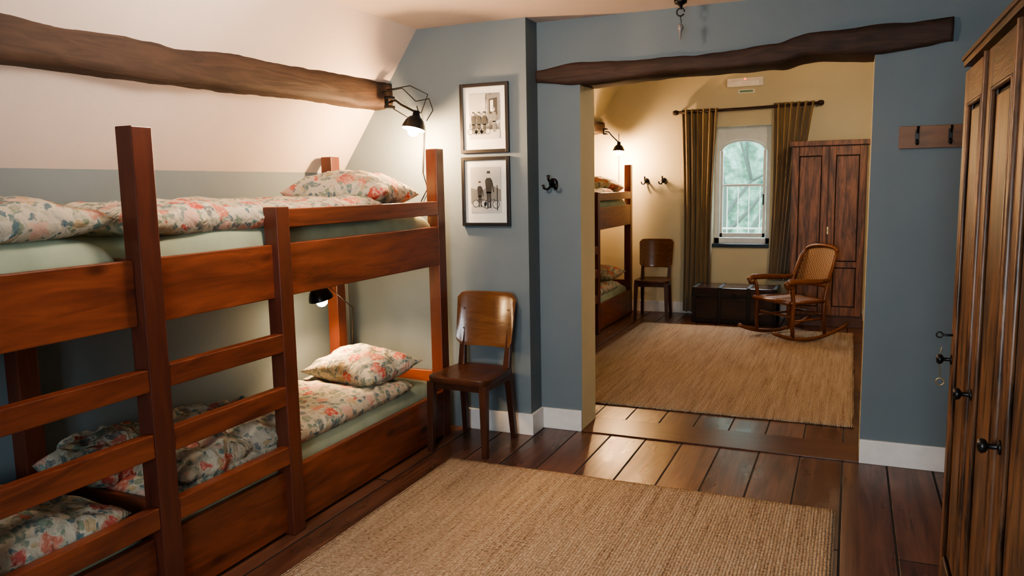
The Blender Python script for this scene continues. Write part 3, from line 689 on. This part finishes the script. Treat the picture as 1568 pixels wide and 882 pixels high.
clamp_lamp('clamp_lamp',(-2.39,4.08,1.875),(-2.58,4.12,2.02),(-.12,-.22,-1),54,cordsA)
clamp_lamp('clamp_lamp',(-2.765,3.60,.91),(-2.87,3.75,.94),(.12,.25,-1),30,[[(-2.83,3.75,.95),(-2.72,3.85,.8),(-2.74,3.86,.6),(-2.78,3.9,.5)]],spot=135)
clamp_lamp('clamp_lamp',(-2.49,8.86,1.91),(-2.66,8.90,2.12),(.0,-.15,-1),60,[[(-2.55,9.08,2.1),(-2.55,9.08,1.5),(-2.57,9.08,1.2)]])
# ceiling lights (flush dome in the near room, pendant in the far room)
b=B(); T=Matrix.Translation((-1.72,2.5,ZC))
b.lathe([(0,0),(.13,0),(.13,-.015),(.12,-.02)],'brass',28,T)
b.lathe([(.12,-.018),(.118,-.045),(.095,-.075),(.055,-.092),(0,-.098)],'bulb',28,T)
o=b.done('ceiling_lamp'); o.data.materials[1]=plain('opal_glass_glow',(1,.9,.8),.4,0,(1,.8,.62),14)
l=D.lights.new('ceiling_bulb','POINT'); l.energy=40; l.color=(1,.78,.6); l.shadow_soft_size=.10; lo=D.objects.new('ceiling_bulb',l); scene.collection.objects.link(lo); lo.location=(-1.72,2.5,2.25); lo.parent=o
b=B(); T=Matrix.Translation((.2,6.6,Z2))
b.lathe([(0,0),(.06,0),(.06,-.02),(.01,-.03),(.008,-.2),(.03,-.205),(.035,-.23)],'brass',24,T)
b.lathe([(.035,-.225),(.07,-.24),(.1,-.28),(.1,-.32),(.07,-.36),(0,-.375)],'bulb',28,T)
o=b.done('ceiling_lamp'); o.data.materials[1]=D.materials['opal_glass_glow']
l=D.lights.new('ceiling_bulb','POINT'); l.energy=34; l.color=(1,.77,.52); l.shadow_soft_size=.12; lo=D.objects.new('ceiling_bulb',l); scene.collection.objects.link(lo); lo.location=(.2,6.6,2.5); lo.parent=o
# rear (behind viewer) window with daylight
b=B()
b.box(-.9,-.84,YS-.1,YS-.04,.8,2.2,'trim'); b.box(.24,.3,YS-.1,YS-.04,.8,2.2,'trim'); b.box(-.9,.3,YS-.1,YS-.04,.8,.86,'trim'); b.box(-.9,.3,YS-.1,YS-.04,2.14,2.2,'trim'); b.box(-.33,-.27,YS-.1,YS-.04,.8,2.2,'trim')
b.done('window_2',.003)
l=D.lights.new('daylight_south','AREA'); l.shape='RECTANGLE'; l.size=1.2; l.size_y=1.4; l.energy=85; l.color=(.87,.93,1)
lo=D.objects.new('daylight_south',l); scene.collection.objects.link(lo); lo.location=(-.3,YS-.3,1.5); lo.rotation_euler=(math.radians(90),0,0)
l=D.lights.new('daylight_north','AREA'); l.shape='RECTANGLE'; l.size=2.0; l.size_y=1.2; l.energy=260; l.color=(.75,.88,1)
lo=D.objects.new('daylight_north',l); scene.collection.objects.link(lo); lo.location=(-1.14,yF+1.3,3.3); 
dv=Vector((-1.14,yF-1.4,.2))-Vector(lo.location); lo.rotation_euler=dv.to_track_quat('-Z','Y').to_euler()
# world
w=D.worlds.new('overcast_sky'); scene.world=w; w.use_nodes=True; nt=w.node_tree; bg=nt.nodes['Background']
tc=N(nt,'ShaderNodeTexCoord'); sp=N(nt,'ShaderNodeSeparateXYZ'); nt.links.new(tc.outputs['Generated'],sp.inputs[0]); r=ramp(nt,[(.0,(.55,.72,.66)),(.3,(.62,.84,.93)),(1,(.75,.9,1))]); nt.links.new(sp.outputs[2],r.inputs[0]); nt.links.new(r.outputs[0],bg.inputs[0]); bg.inputs[1].default_value=4.6
# ------------------------------------------------------------------ camera
f,ya,pi_,ro=1194.0,math.radians(-23.56),math.radians(-7.374),math.radians(-1.049)
F=Vector((math.sin(ya)*math.cos(pi_),math.cos(ya)*math.cos(pi_),math.sin(pi_))); R0=Vector((math.cos(ya),-math.sin(ya),0)); U0=R0.cross(F)
R=R0*math.cos(ro)+U0*math.sin(ro); U=-R0*math.sin(ro)+U0*math.cos(ro)
cd=D.cameras.new('camera'); cam=D.objects.new('camera',cd); scene.collection.objects.link(cam)
cd.sensor_width=36; cd.lens=36*f/1568; cd.clip_start=.02
cam.matrix_world=Matrix(((R.x,U.x,-F.x,0),(R.y,U.y,-F.y,0),(R.z,U.z,-F.z,1.5),(0,0,0,1)))
scene.camera=cam
scene.view_settings.view_transform='AgX'; scene.view_settings.look='AgX - Medium High Contrast'; scene.view_settings.exposure=.5
